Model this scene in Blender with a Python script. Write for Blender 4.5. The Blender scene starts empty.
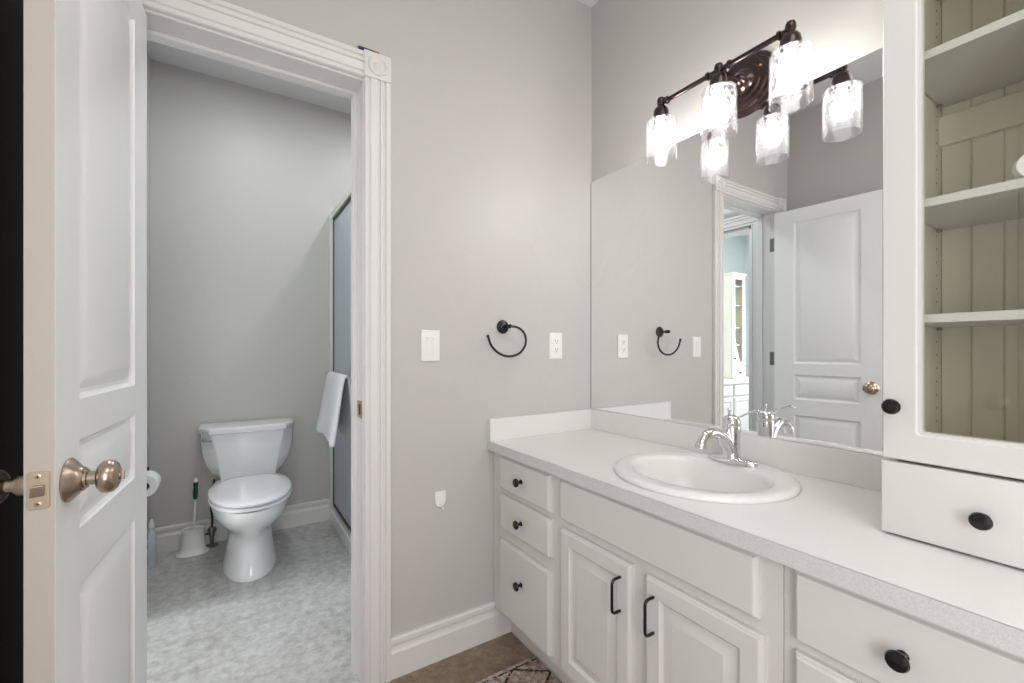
import bpy, bmesh, math, random
from mathutils import Vector, Matrix
C = bpy.context.scene.collection
PI = math.pi
random.seed(7)

# ------------------------------------------------------------------ camera
cam_d = bpy.data.cameras.new('camera')
cam = bpy.data.objects.new('camera', cam_d)
C.objects.link(cam)
cam.location = (0, 0, 1.148)
cam.rotation_euler = (PI/2, 0, -0.5669)
cam_d.sensor_fit = 'HORIZONTAL'
cam_d.sensor_width = 36
cam_d.lens = 441.27/1024*36
cam_d.shift_y = 8.27/1024
cam_d.clip_start = 0.02
bpy.context.scene.camera = cam

# ------------------------------------------------------------------ world, lights, exposure
sc = bpy.context.scene
sc.view_settings.view_transform = 'Standard'
sc.view_settings.look = 'None'
sc.view_settings.gamma = 1.0
sc.view_settings.use_curve_mapping = False
sc.view_settings.exposure = 0.58
w = bpy.data.worlds.new('world')
sc.world = w
w.use_nodes = True
w.node_tree.nodes['Background'].inputs[0].default_value = (0.8, 0.9, 1.0, 1)
w.node_tree.nodes['Background'].inputs[1].default_value = 0.3

def area(name, loc, target, size, power, col, size_y=None):
    d = bpy.data.lights.new(name, 'AREA')
    d.energy = power; d.color = col; d.size = size
    if size_y: d.shape = 'RECTANGLE'; d.size_y = size_y
    o = bpy.data.objects.new(name, d); C.objects.link(o)
    o.location = loc
    o.rotation_euler = (Vector(target)-Vector(loc)).to_track_quat('-Z', 'Y').to_euler()
    return o
# added overhead fill for the vanity room, unseen behind the camera
area('overhead_fill_main', (0.45, -0.35, 2.70), (0.45, -0.3, 0), 1.1, 8.5, (1.0, 0.992, 0.985))
# unseen fill lights added behind the camera and along the left wall
area('front_fill_main', (0.3, -1.25, 1.45), (0.5, 1.5, 1.1), 1.2, 5, (0.98, 0.985, 1.0), 1.6)
area('left_fill_main', (-0.37, -0.15, 0.90), (1.2, 0.2, 1.0), 0.9, 3, (0.995, 0.997, 1.0), 1.5)  # added fill to lift the tower interior and cabinet fronts
area('softbox_fill', (-0.20, -0.85, 1.25), (0.75, 0.9, 1.0), 0.55, 10.5, (0.985, 0.992, 1.0), 1.2)  # added flash-like fill for the back wall and cabinet interior
# added overhead fill for the toilet room; the down light over the shower
area('overhead_fill_toilet', (0.1, 2.25, 2.76), (0.1, 2.25, 0), 0.30, 6, (0.90, 0.955, 1.0))
area('shower_down_light', (0.93, 2.45, 2.76), (0.93, 2.45, 0), 0.12, 4.8, (0.94, 0.97, 1.0))
# daylight of the blue room
area('window_light_blue', (-3.0, 2.3, 1.6), (0, 2.2, 0.6), 1.1, 30, (0.94, 0.96, 1.0), 1.3)
area('overhead_area_blue', (-1.8, 2.4, 2.70), (-1.8, 2.4, 0), 0.8, 11, (0.95, 0.98, 1.0))  # unseen overhead area light in the blue room

# ------------------------------------------------------------------ materials
def lin(c):
    c = c/255.0
    return c/12.92 if c <= 0.04045 else ((c+0.055)/1.055)**2.4
def rgb(r, g, b): return (lin(r), lin(g), lin(b), 1)
def newmat(name):
    m = bpy.data.materials.new(name); m.use_nodes = True
    return m, m.node_tree.nodes, m.node_tree.links, m.node_tree.nodes['Principled BSDF']
def mat(name, col, rough=0.5, metal=0.0, bump=0.0, bscale=60.0, var=0.0, vscale=8.0, coat=0.0, detail=3.0, stretch=None, spec=None):
    m, N, L, B = newmat(name)
    B.inputs['Base Color'].default_value = col
    B.inputs['Roughness'].default_value = rough
    B.inputs['Metallic'].default_value = metal
    if coat: B.inputs['Coat Weight'].default_value = coat; B.inputs['Coat Roughness'].default_value = 0.08
    if spec is not None: B.inputs['Specular IOR Level'].default_value = spec
    tc = N.new('ShaderNodeTexCoord'); src = tc.outputs['Object']
    if stretch:
        mp = N.new('ShaderNodeMapping'); mp.inputs['Scale'].default_value = stretch
        L.new(src, mp.inputs[0]); src = mp.outputs[0]
    if bump:
        n = N.new('ShaderNodeTexNoise'); n.inputs['Scale'].default_value = bscale; n.inputs['Detail'].default_value = detail
        b = N.new('ShaderNodeBump'); b.inputs['Strength'].default_value = bump; b.inputs['Distance'].default_value = 0.004
        L.new(src, n.inputs['Vector']); L.new(n.outputs['Fac'], b.inputs['Height']); L.new(b.outputs[0], B.inputs['Normal'])
    if var:
        n = N.new('ShaderNodeTexNoise'); n.inputs['Scale'].default_value = vscale; n.inputs['Detail'].default_value = 4
        r = N.new('ShaderNodeValToRGB')
        r.color_ramp.elements[0].position = 0.3; r.color_ramp.elements[1].position = 0.7
        r.color_ramp.elements[0].color = tuple(c*(1-var) for c in col[:3])+(1,)
        r.color_ramp.elements[1].color = tuple(min(1, c*(1+var)) for c in col[:3])+(1,)
        L.new(src, n.inputs['Vector']); L.new(n.outputs['Fac'], r.inputs[0]); L.new(r.outputs[0], B.inputs['Base Color'])
    return m

def wall_mat(name, col):
    """satin paint over a skip-trowel plaster texture"""
    m, N, L, B = newmat(name)
    B.inputs['Base Color'].default_value = col
    B.inputs['Roughness'].default_value = 0.42
    tc = N.new('ShaderNodeTexCoord')
    n1 = N.new('ShaderNodeTexNoise'); n1.inputs['Scale'].default_value = 5.5; n1.inputs['Detail'].default_value = 6; n1.inputs['Distortion'].default_value = 0.9
    n2 = N.new('ShaderNodeTexNoise'); n2.inputs['Scale'].default_value = 120; n2.inputs['Detail'].default_value = 2
    r = N.new('ShaderNodeValToRGB'); r.color_ramp.elements[0].position = 0.46; r.color_ramp.elements[1].position = 0.56
    ma = N.new('ShaderNodeMath'); ma.operation = 'MULTIPLY_ADD'; ma.inputs[1].default_value = 0.16
    b = N.new('ShaderNodeBump'); b.inputs['Strength'].default_value = 0.10; b.inputs['Distance'].default_value = 0.004
    for n in (n1, n2): L.new(tc.outputs['Object'], n.inputs['Vector'])
    L.new(n1.outputs['Fac'], r.inputs[0]); L.new(n2.outputs['Fac'], ma.inputs[0]); L.new(r.outputs[0], ma.inputs[2])
    L.new(ma.outputs[0], b.inputs['Height']); L.new(b.outputs[0], B.inputs['Normal'])
    return m

M = {}
M['wall'] = wall_mat('taupe_wall_paint', rgb(197, 194, 190))
M['blue_wall'] = wall_mat('light_blue_wall_paint', rgb(222, 230, 230))
M['dark_wall'] = mat('near_black_closet', rgb(52, 48, 45), 0.8)
M['ceiling'] = mat('white_ceiling_paint', rgb(226, 226, 226), 0.8, bump=0.2, bscale=90)
M['trim'] = mat('white_trim_paint', rgb(226, 224, 220), 0.34)
M['door'] = mat('white_door_paint', rgb(242, 242, 241), 0.34, bump=0.12, bscale=160, stretch=(1, 1, 0.06))
M['edge'] = mat('primed_door_edge', rgb(186, 178, 168), 0.5, bump=0.08, bscale=60)
M['cabinet'] = mat('warm_white_cabinet_paint', rgb(217, 215, 211), 0.38, bump=0.05, bscale=40)
M['inside'] = mat('cabinet_interior_paint', rgb(241, 235, 220), 0.5, var=0.05, vscale=5, stretch=(4, 4, 0.8))
M['counter'] = mat('white_speckled_laminate', rgb(228, 227, 224), 0.32, var=0.025, vscale=420)
M['counter_edge'] = mat('shaded_laminate_edge', rgb(214, 211, 209), 0.4, var=0.10, vscale=420)  # speckled like the top; shade on the front edge put into the grey
M['porcelain'] = mat('white_porcelain', rgb(240, 241, 241), 0.12, coat=0.4)
M['sink'] = mat('white_sink_porcelain', rgb(229, 228, 225), 0.2, coat=0.3)
M['plastic'] = mat('white_plastic', rgb(240, 239, 235), 0.35)
M['slot'] = mat('dark_slot', rgb(40, 38, 36), 0.6)
M['chrome'] = mat('polished_chrome', (0.74, 0.74, 0.75, 1), 0.07, 1.0)
M['nickel'] = mat('brushed_nickel', rgb(176, 160, 144), 0.27, 1.0, bump=0.05, bscale=300)
M['latch'] = mat('satin_nickel_plate', rgb(190, 174, 152), 0.42, 1.0)
M['bronze'] = mat('oil_rubbed_bronze', rgb(66, 52, 49), 0.2, 0.85, coat=0.35)
M['black'] = mat('black_metal', rgb(24, 22, 22), 0.26, 0.4, coat=0.3)
M['aluminium'] = mat('satin_aluminium', rgb(222, 222, 217), 0.4, 0.1)
M['steel'] = mat('dull_grey_steel', rgb(120, 120, 118), 0.45, 0.6)
M['gasket'] = mat('dark_gasket', rgb(50, 52, 54), 0.5)
M['paper'] = mat('white_tissue', rgb(240, 240, 240), 0.95, bump=0.3, bscale=140)
M['towel'] = mat('white_terry_cloth', rgb(226, 228, 228), 1.0, bump=1.0, bscale=420, detail=1)
M['trimcloth'] = mat('grey_towel_edge', rgb(120, 120, 120), 1.0)
M['green'] = mat('dark_green_plastic', rgb(24, 84, 58), 0.3)
M['navy'] = mat('navy_plastic', rgb(38, 44, 66), 0.4)
M['red'] = mat('red_plastic', rgb(190, 40, 36), 0.4)
M['brass'] = mat('polished_brass', rgb(220, 190, 120), 0.15, 1.0)
M['cap'] = mat('grey_cap', rgb(150, 152, 150), 0.5)

def mirror_mat():
    m, N, L, B = newmat('mirror_silver')
    B.inputs['Base Color'].default_value = (0.93, 0.94, 0.94, 1); B.inputs['Metallic'].default_value = 1; B.inputs['Roughness'].default_value = 0.0
    return m
M['mirror'] = mirror_mat()

def floor_mat(name, c0, c1, c2):
    m, N, L, B = newmat(name)
    tc = N.new('ShaderNodeTexCoord')
    n1 = N.new('ShaderNodeTexNoise'); n1.inputs['Scale'].default_value = 26; n1.inputs['Detail'].default_value = 7; n1.inputs['Roughness'].default_value = 0.7
    n2 = N.new('ShaderNodeTexNoise'); n2.inputs['Scale'].default_value = 4; n2.inputs['Detail'].default_value = 3
    r = N.new('ShaderNodeValToRGB')
    e = r.color_ramp.elements
    e[0].position = 0.32; e[0].color = rgb(*c0)
    e[1].position = 0.68; e[1].color = rgb(*c2)
    x = e.new(0.5); x.color = rgb(*c1)
    ma = N.new('ShaderNodeMath'); ma.operation = 'MULTIPLY_ADD'; ma.inputs[1].default_value = 0.3; 
    ma2 = N.new('ShaderNodeMath'); ma2.operation = 'SUBTRACT'; ma2.inputs[1].default_value = 0.15
    for n in (n1, n2): L.new(tc.outputs['Object'], n.inputs['Vector'])
    L.new(n2.outputs['Fac'], ma.inputs[0]); L.new(n1.outputs['Fac'], ma.inputs[2]); L.new(ma.outputs[0], ma2.inputs[0])
    L.new(ma2.outputs[0], r.inputs[0]); L.new(r.outputs[0], B.inputs['Base Color'])
    B.inputs['Roughness'].default_value = 0.42
    b = N.new('ShaderNodeBump'); b.inputs['Strength'].default_value = 0.12; b.inputs['Distance'].default_value = 0.002
    L.new(n1.outputs['Fac'], b.inputs['Height']); L.new(b.outputs[0], B.inputs['Normal'])
    return m
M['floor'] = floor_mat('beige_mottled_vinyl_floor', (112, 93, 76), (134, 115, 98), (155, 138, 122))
M['floor_grey'] = floor_mat('grey_mottled_vinyl_floor', (166, 163, 158), (192, 190, 187), (212, 211, 209))

def schlick(N, L, bump=None, f0=0.04):
    """Fresnel-like factor that is the same on both sides of a thin pane"""
    lw = N.new('ShaderNodeLayerWeight'); lw.inputs['Blend'].default_value = 0.5
    if bump: L.new(bump, lw.inputs['Normal'])
    p = N.new('ShaderNodeMath'); p.operation = 'POWER'; p.inputs[1].default_value = 5.0; L.new(lw.outputs['Facing'], p.inputs[0])
    q = N.new('ShaderNodeMath'); q.operation = 'MULTIPLY_ADD'; q.inputs[1].default_value = 1-f0; q.inputs[2].default_value = f0; L.new(p.outputs[0], q.inputs[0])
    return q.outputs[0]
def pane_mat():
    """thin clear pane: transparent with a Fresnel reflection"""
    m = bpy.data.materials.new('clear_pane'); m.use_nodes = True
    N, L = m.node_tree.nodes, m.node_tree.links; N.clear()
    o = N.new('ShaderNodeOutputMaterial'); mx = N.new('ShaderNodeMixShader'); t = N.new('ShaderNodeBsdfTransparent')
    g = N.new('ShaderNodeBsdfGlossy'); g.inputs['Roughness'].default_value = 0.0
    t.inputs[0].default_value = (0.95, 0.955, 0.93, 1)
    L.new(schlick(N, L), mx.inputs[0]); L.new(t.outputs[0], mx.inputs[1]); L.new(g.outputs[0], mx.inputs[2]); L.new(mx.outputs[0], o.inputs[0])
    return m
M['pane'] = pane_mat()

def crackle_mat():
    """clear crackle glass of the vanity shades"""
    m = bpy.data.materials.new('crackle_glass'); m.use_nodes = True
    N, L = m.node_tree.nodes, m.node_tree.links; N.clear()
    o = N.new('ShaderNodeOutputMaterial')
    tc = N.new('ShaderNodeTexCoord')
    nz = N.new('ShaderNodeTexNoise'); nz.inputs['Scale'].default_value = 30; nz.inputs['Detail'].default_value = 2
    mixv = N.new('ShaderNodeVectorMath'); mixv.operation = 'MULTIPLY_ADD'; mixv.inputs[1].default_value = (0.03, 0.03, 0.03)
    v = N.new('ShaderNodeTexVoronoi'); v.feature = 'DISTANCE_TO_EDGE'; v.inputs['Scale'].default_value = 70
    L.new(tc.outputs['Object'], nz.inputs['Vector']); L.new(nz.outputs['Color'], mixv.inputs[0]); L.new(tc.outputs['Object'], mixv.inputs[2]); L.new(mixv.outputs[0], v.inputs['Vector'])
    r = N.new('ShaderNodeMapRange'); r.inputs['From Min'].default_value = 0.0; r.inputs['From Max'].default_value = 0.16; r.inputs['To Min'].default_value = 0.085; r.inputs['To Max'].default_value = 0.003
    L.new(v.outputs['Distance'], r.inputs['Value'])
    b = N.new('ShaderNodeBump'); b.inputs['Strength'].default_value = 0.5; b.inputs['Distance'].default_value = 0.001
    L.new(v.outputs['Distance'], b.inputs['Height'])
    t = N.new('ShaderNodeBsdfTransparent'); t.inputs[0].default_value = (0.97, 0.97, 0.97, 1)
    tl = N.new('ShaderNodeBsdfTranslucent'); tl.inputs[0].default_value = (0.9, 0.9, 0.9, 1)
    g = N.new('ShaderNodeBsdfGlossy'); g.inputs['Roughness'].default_value = 0.12
    L.new(b.outputs[0], g.inputs['Normal']); L.new(b.outputs[0], tl.inputs['Normal'])
    m1 = N.new('ShaderNodeMixShader'); L.new(r.outputs[0], m1.inputs[0]); L.new(t.outputs[0], m1.inputs[1]); L.new(tl.outputs[0], m1.inputs[2])
    m2 = N.new('ShaderNodeMixShader'); L.new(schlick(N, L, b.outputs[0], 0.02), m2.inputs[0]); L.new(m1.outputs[0], m2.inputs[1]); L.new(g.outputs[0], m2.inputs[2])
    L.new(m2.outputs[0], o.inputs[0])
    return m
M['crackle'] = crackle_mat()

def frosted_mat():
    m = bpy.data.materials.new('frosted_shower_glass'); m.use_nodes = True
    N, L = m.node_tree.nodes, m.node_tree.links; N.clear()
    o = N.new('ShaderNodeOutputMaterial')
    tc = N.new('ShaderNodeTexCoord'); nz = N.new('ShaderNodeTexNoise'); nz.inputs['Scale'].default_value = 160
    b = N.new('ShaderNodeBump'); b.inputs['Strength'].default_value = 0.4; b.inputs['Distance'].default_value = 0.002
    L.new(tc.outputs['Object'], nz.inputs['Vector']); L.new(nz.outputs['Fac'], b.inputs['Height'])
    tl = N.new('ShaderNodeBsdfTranslucent'); tl.inputs[0].default_value = rgb(214, 226, 234)
    df = N.new('ShaderNodeBsdfDiffuse'); df.inputs[0].default_value = rgb(222, 234, 242)
    g = N.new('ShaderNodeBsdfGlossy'); g.inputs['Roughness'].default_value = 0.3; L.new(b.outputs[0], g.inputs['Normal'])
    m1 = N.new('ShaderNodeMixShader'); m1.inputs[0].default_value = 0.62; L.new(tl.outputs[0], m1.inputs[1]); L.new(df.outputs[0], m1.inputs[2])
    f = N.new('ShaderNodeFresnel'); f.inputs['IOR'].default_value = 1.4
    m2 = N.new('ShaderNodeMixShader'); L.new(f.outputs[0], m2.inputs[0]); L.new(m1.outputs[0], m2.inputs[1]); L.new(g.outputs[0], m2.inputs[2])
    L.new(m2.outputs[0], o.inputs[0])
    return m
M['frost'] = frosted_mat()

def emit_mat(name, col, s):
    m = bpy.data.materials.new(name); m.use_nodes = True
    N, L = m.node_tree.nodes, m.node_tree.links; N.clear()
    o = N.new('ShaderNodeOutputMaterial'); e = N.new('ShaderNodeEmission')
    e.inputs[0].default_value = col; e.inputs[1].default_value = s
    L.new(e.outputs[0], o.inputs[0]); return m
M['bulb'] = emit_mat('lit_bulb', (1.0, 0.985, 0.962, 1), 31)

def rug_mat():
    """woven rug: beige pile, black dashed border and diamond lattice"""
    m, N, L, B = newmat('patterned_rug'); B.inputs['Roughness'].default_value = 1.0
    tc = N.new('ShaderNodeTexCoord'); sx = N.new('ShaderNodeSeparateXYZ'); L.new(tc.outputs['Object'], sx.inputs[0])
    def mth(op, a, b=None, c=None):
        n = N.new('ShaderNodeMath'); n.operation = op
        for i, v in enumerate((a, b, c)):
            if v is None: continue
            if isinstance(v, (int, float)): n.inputs[i].default_value = v
            else: L.new(v, n.inputs[i])
        return n.outputs[0]
    nz = N.new('ShaderNodeTexNoise'); nz.inputs['Scale'].default_value = 85; L.new(tc.outputs['Object'], nz.inputs['Vector'])
    wob = mth('MULTIPLY', mth('SUBTRACT', nz.outputs['Fac'], 0.5), 0.012)
    X = mth('ADD', sx.outputs['X'], wob); Y = mth('ADD', sx.outputs['Y'], wob)
    # object origin is the far right corner: x<=0, y<=0
    u = mth('ABSOLUTE', mth('SUBTRACT', mth('FRACT', mth('MULTIPLY', X, 1/0.22)), 0.5))
    v = mth('ABSOLUTE', mth('SUBTRACT', mth('FRACT', mth('MULTIPLY', mth('ADD', Y, 0.018), 1/0.16)), 0.5))
    dia = mth('LESS_THAN', mth('ABSOLUTE', mth('SUBTRACT', mth('ADD', u, v), 0.5)), 0.035)
    inb = mth('LESS_THAN', Y, -0.018)
    dia = mth('MULTIPLY', dia, inb)
    brd = mth('LESS_THAN', mth('ABSOLUTE', mth('ADD', Y, 0.018)), 0.0035)
    dash = mth('GREATER_THAN', nz.outputs['Fac'], 0.42)
    line = mth('MULTIPLY', mth('MAXIMUM', dia, brd), dash)
    n2 = N.new('ShaderNodeTexNoise'); n2.inputs['Scale'].default_value = 60; n2.inputs['Detail'].default_value = 5; L.new(tc.outputs['Object'], n2.inputs['Vector'])
    r = N.new('ShaderNodeValToRGB'); r.color_ramp.elements[0].position = 0.35; r.color_ramp.elements[1].position = 0.62
    r.color_ramp.elements[0].color = rgb(128, 108, 94); r.color_ramp.elements[1].color = rgb(190, 176, 166)
    L.new(n2.outputs['Fac'], r.inputs[0])
    mx = N.new('ShaderNodeMix'); mx.data_type = 'RGBA'
    L.new(line, mx.inputs[0]); L.new(r.outputs[0], mx.inputs[6]); mx.inputs[7].default_value = rgb(38, 30, 28)
    L.new(mx.outputs[2], B.inputs['Base Color'])
    b = N.new('ShaderNodeBump'); b.inputs['Strength'].default_value = 0.8; b.inputs['Distance'].default_value = 0.003
    n3 = N.new('ShaderNodeTexNoise'); n3.inputs['Scale'].default_value = 500; L.new(tc.outputs['Object'], n3.inputs['Vector'])
    L.new(n3.outputs['Fac'], b.inputs['Height']); L.new(b.outputs[0], B.inputs['Normal'])
    return m
M['rug'] = rug_mat()

# ------------------------------------------------------------------ mesh helpers
def BM(): return bmesh.new()
def box(bm, x0, x1, y0, y1, z0, z1, mi=0):
    v = [bm.verts.new(p) for p in ((x0,y0,z0),(x1,y0,z0),(x1,y1,z0),(x0,y1,z0),(x0,y0,z1),(x1,y0,z1),(x1,y1,z1),(x0,y1,z1))]
    for f in ((3,2,1,0),(4,5,6,7),(0,1,5,4),(1,2,6,5),(2,3,7,6),(3,0,4,7)):
        bm.faces.new([v[i] for i in f]).material_index = mi
def loft(bm, loops, cap0=True, cap1=True, closed=True, mi=0):
    """loops: lists of points with equal counts"""
    vs = [[bm.verts.new(p) for p in lp] for lp in loops]
    n = len(vs[0])
    for a, b in zip(vs, vs[1:]):
        for i in range(n if closed else n-1):
            j = (i+1) % n
            bm.faces.new((a[i], a[j], b[j], b[i])).material_index = mi
    if cap0: bm.faces.new(list(reversed(vs[0]))).material_index = mi
    if cap1: bm.faces.new(vs[-1]).material_index = mi
def axis_tf(origin, axis):
    """matrix whose local Z runs along axis"""
    q = Vector(axis).normalized().to_track_quat('Z', 'Y')
    return Matrix.Translation(Vector(origin)) @ q.to_matrix().to_4x4()
def lathe(bm, prof, origin=(0,0,0), axis=(0,0,1), n=32, cap0=True, cap1=True, mi=0):
    T = axis_tf(origin, axis)
    loops = [[T @ Vector((r*math.cos(2*PI*i/n), r*math.sin(2*PI*i/n), z)) for i in range(n)] for r, z in prof]
    loft(bm, loops, cap0, cap1, mi=mi)
def tube(bm, pts, rad, n=12, closed=False, mi=0, flat=None):
    """tube along pts, rad number or list; flat squashes the section along world Z"""
    P = [Vector(p) for p in pts]; R = rad if isinstance(rad, (list, tuple)) else [rad]*len(P)
    loops = []; up = None
    for i, p in enumerate(P):
        if closed: t = P[(i+1) % len(P)]-P[i-1]
        else: t = P[min(i+1, len(P)-1)]-P[max(i-1, 0)]
        t.normalize()
        if up is None:
            up = Vector((0,0,1)) if abs(t.z) < 0.9 else Vector((1,0,0))
        a = t.cross(up); 
        if a.length < 1e-5: a = t.orthogonal()
        a.normalize(); b = a.cross(t).normalized(); up = b
        k = flat if flat else 1
        loops.append([p + a*R[i]*math.cos(2*PI*j/n) + b*R[i]*k*math.sin(2*PI*j/n) for j in range(n)])
    if closed: loops.append(loops[0]); loft(bm, loops, False, False, mi=mi); bmesh.ops.remove_doubles(bm, verts=bm.verts, dist=1e-6)
    else: loft(bm, loops, mi=mi)
def spline(pts, n=6):
    P = [Vector(p) for p in pts]; out = []
    for i in range(len(P)-1):
        p0, p1, p2, p3 = P[max(i-1,0)], P[i], P[i+1], P[min(i+2, len(P)-1)]
        for k in range(n):
            t = k/n
            out.append(0.5*((2*p1)+(-p0+p2)*t+(2*p0-5*p1+4*p2-p3)*t*t+(-p0+3*p1-3*p2+p3)*t**3))
    out.append(P[-1]); return out
def ell(cx, cy, rx, ry, z, n=48, e=2.0):
    o = []
    for i in range(n):
        t = 2*PI*i/n; c, s = math.cos(t), math.sin(t)
        o.append((cx+rx*math.copysign(abs(c)**(2/e), c), cy+ry*math.copysign(abs(s)**(2/e), s), z))
    return o
def rects(bm, R, prof, tf, cap=True, mi=0):
    a0, a1, b0, b1 = R
    loops = [[tf(a0+i, b0+i, h), tf(a1-i, b0+i, h), tf(a1-i, b1-i, h), tf(a0+i, b1-i, h)] for i, h in prof]
    loft(bm, loops, False, cap, mi=mi)
def prism(bm, prof, tf, c0, c1, mi=0):
    loft(bm, [[tf(a, b, c0) for a, b in prof], [tf(a, b, c1) for a, b in prof]], mi=mi)
def rrect(a0, a1, b0, b1, r, k=5):
    o = []
    for (cx, cy, s) in ((a1-r, b1-r, 0), (a0+r, b1-r, 1), (a0+r, b0+r, 2), (a1-r, b0+r, 3)):
        for i in range(k+1):
            t = PI/2*(s+i/k); o.append((cx+r*math.cos(t), cy+r*math.sin(t)))
    return o

MW = {}
def build(name, bm, m, parent=None, smooth=True, bevel=0.0, world=True, ang=40):
    """link bm as one mesh object; bm is in world space unless world=False (then in its thing's space)"""
    bmesh.ops.recalc_face_normals(bm, faces=bm.faces)
    if parent is not None and world:
        bm.transform(MW[parent.name].inverted())
    me = bpy.data.meshes.new(name); bm.to_mesh(me); bm.free()
    for x in (m if isinstance(m, (list, tuple)) else [m]): me.materials.append(x)
    o = bpy.data.objects.new(name, me); C.objects.link(o)
    if smooth:
        me.polygons.foreach_set('use_smooth', [True]*len(me.polygons))
        me.set_sharp_from_angle(angle=math.radians(ang))
    if bevel:
        b = o.modifiers.new('bevel', 'BEVEL'); b.width = bevel; b.segments = 2; b.limit_method = 'ANGLE'; b.angle_limit = math.radians(50)
        b.harden_normals = False
    if parent is not None:
        o.parent = parent; MW[o.name] = MW[parent.name]
    else: MW[o.name] = Matrix.Identity(4)
    return o
def thing(name, label, cat, loc=(0,0,0), rotz=0.0, group=None):
    o = bpy.data.objects.new(name, None); C.objects.link(o); o.empty_display_size = 0.05
    o.location = loc; o.rotation_euler = (0, 0, rotz); o['label'] = label; o['category'] = cat
    if group: o['group'] = group
    MW[o.name] = Matrix.Translation(Vector(loc)) @ Matrix.Rotation(rotz, 4, 'Z')
    return o
def tag(o, label, cat, group=None):
    o['label'] = label; o['category'] = cat
    if group: o['group'] = group
    return o
def recentre(o, loc):
    """move a world-space mesh's origin"""
    o.data.transform(Matrix.Translation(-Vector(loc))); o.location = loc; return o
def struct(name, bm, m, label=None, **k):
    o = build(name, bm, m, **k); o['kind'] = 'structure'
    if label: o['label'] = label
    return o

# ------------------------------------------------------------------ the rooms
XC, YB, YT, XL = 1.4149, 1.5336, 3.19, -0.385
WT = 0.1165
Z1, Z2 = 2.7393, 2.785
BX = -3.3     # far side of the blue room
YJ = YB+0.012      # line in the doorway where the floor colour changes
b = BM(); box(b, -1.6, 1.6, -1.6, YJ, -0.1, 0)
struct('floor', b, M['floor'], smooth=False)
b = BM(); box(b, -1.6, 1.6, YJ, 3.8, -0.1, 0); box(b, BX-0.1, -1.6, 1.45, 3.8, -0.1, 0)
struct('floor_toilet_room', b, M['floor_grey'], smooth=False)
b = BM(); box(b, XL-0.12, 1.515, -1.5, YB+WT/2, Z1, Z1+0.1); struct('ceiling', b, M['ceiling'], smooth=False)
b = BM(); box(b, XL-0.12, 1.515, YB+WT/2, YT+0.1, Z2, Z2+0.1); struct('ceiling_toilet_room', b, M['ceiling'], smooth=False)
b = BM(); box(b, BX-0.1, XL-0.12, 1.3, 3.65, Z1, Z1+0.1); box(b, -1.5, XL-0.12, -0.2, 1.3, Z1, Z1+0.1)
struct('ceiling_side_rooms', b, M['ceiling'], smooth=False)
# wall with the doorway
b = BM()
box(b, 0.396, XC, YB, YB+WT, 0, Z2); box(b, XL, -0.245, YB, YB+WT, 0, Z2); box(b, -0.245, 0.396, YB, YB+WT, 2.08, Z2)
struct('wall_back', b, M['wall'], smooth=False)
b = BM(); box(b, XC, XC+0.1, -1.5, YT+0.1, 0, Z2+0.05); struct('wall_right', b, M['wall'], smooth=False)
b = BM(); box(b, XL, XC, YT, YT+0.1, 0, Z2+0.05); struct('wall_far', b, M['wall'], smooth=False)
b = BM(); box(b, XL-0.12, XC, -1.5, -1.4, 0, Z1); struct('wall_front', b, M['wall'], smooth=False)
D0, D1, D2, D3 = 1.06, 1.42, 1.78, 2.42      # openings of the left wall: dark closet, blue room
b = BM()
box(b, XL-0.12, XL, -1.4, D0, 0, Z2+0.05); box(b, XL-0.12, XL, D1, D2, 0, Z2+0.05); box(b, XL-0.12, XL, D3, YT+0.1, 0, Z2+0.05)
box(b, XL-0.12, XL, D0, D1, 2.04, Z2+0.05); box(b, XL-0.12, XL, D2, D3, 2.05, Z2+0.05)
struct('wall_left', b, M['wall'], smooth=False)
# closet beyond the left wall, near-black inside and on the opening's lining
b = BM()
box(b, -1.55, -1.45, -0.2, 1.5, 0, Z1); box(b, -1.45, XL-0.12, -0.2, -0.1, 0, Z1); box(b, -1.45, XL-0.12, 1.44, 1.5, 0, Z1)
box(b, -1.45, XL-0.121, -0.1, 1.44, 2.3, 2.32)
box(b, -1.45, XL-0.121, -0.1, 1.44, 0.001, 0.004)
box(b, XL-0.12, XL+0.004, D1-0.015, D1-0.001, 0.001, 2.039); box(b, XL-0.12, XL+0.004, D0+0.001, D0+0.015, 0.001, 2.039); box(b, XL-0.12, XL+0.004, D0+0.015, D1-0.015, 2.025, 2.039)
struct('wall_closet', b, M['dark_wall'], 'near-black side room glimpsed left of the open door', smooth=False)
# blue room
b = BM()
box(b, BX, XL-0.121, 3.5, 3.6, 0, Z1); box(b, BX-0.1, BX, 1.5, 3.6, 0, Z1); box(b, BX, XL-0.121, 1.51, 1.56, 0, Z1)
struct('wall_blue_room', b, M['blue_wall'], 'pale blue walls of the room seen through the mirror', smooth=False)

# ------------------------------------------------------------------ trims
CASE = [(0,0),(0,0.013),(0.003,0.017),(0.010,0.017),(0.014,0.012),(0.018,0.012),(0.022,0.018),(0.046,0.019),(0.049,0.013),(0.054,0.013),(0.057,0.019),(0.066,0.019),(0.070,0.013),(0.074,0.013),(0.078,0.020),(0.092,0.020),(0.095,0.016),(0.095,0)]
def casing_y(b, x0, dirx, y, sy, z0, z1, w=0.095):      # vertical casing on a wall facing sy (-1 = towards the camera)
    s = w/0.095
    prism(b, CASE, lambda a, d, c: (x0+dirx*a*s, y+sy*d, c), z0, z1)
b = BM(); casing_y(b, 0.379, 1, YB, -1, 0.0, 2.072, 0.089); struct('trim_1', b, M['trim'], 'fluted white door casing right of the toilet room doorway', ang=25)
b = BM(); casing_y(b, -0.230, -1, YB, -1, 0.0, 2.072, 0.089); struct('trim_2', b, M['trim'], 'fluted white door casing left of the toilet room doorway', ang=25)
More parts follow.
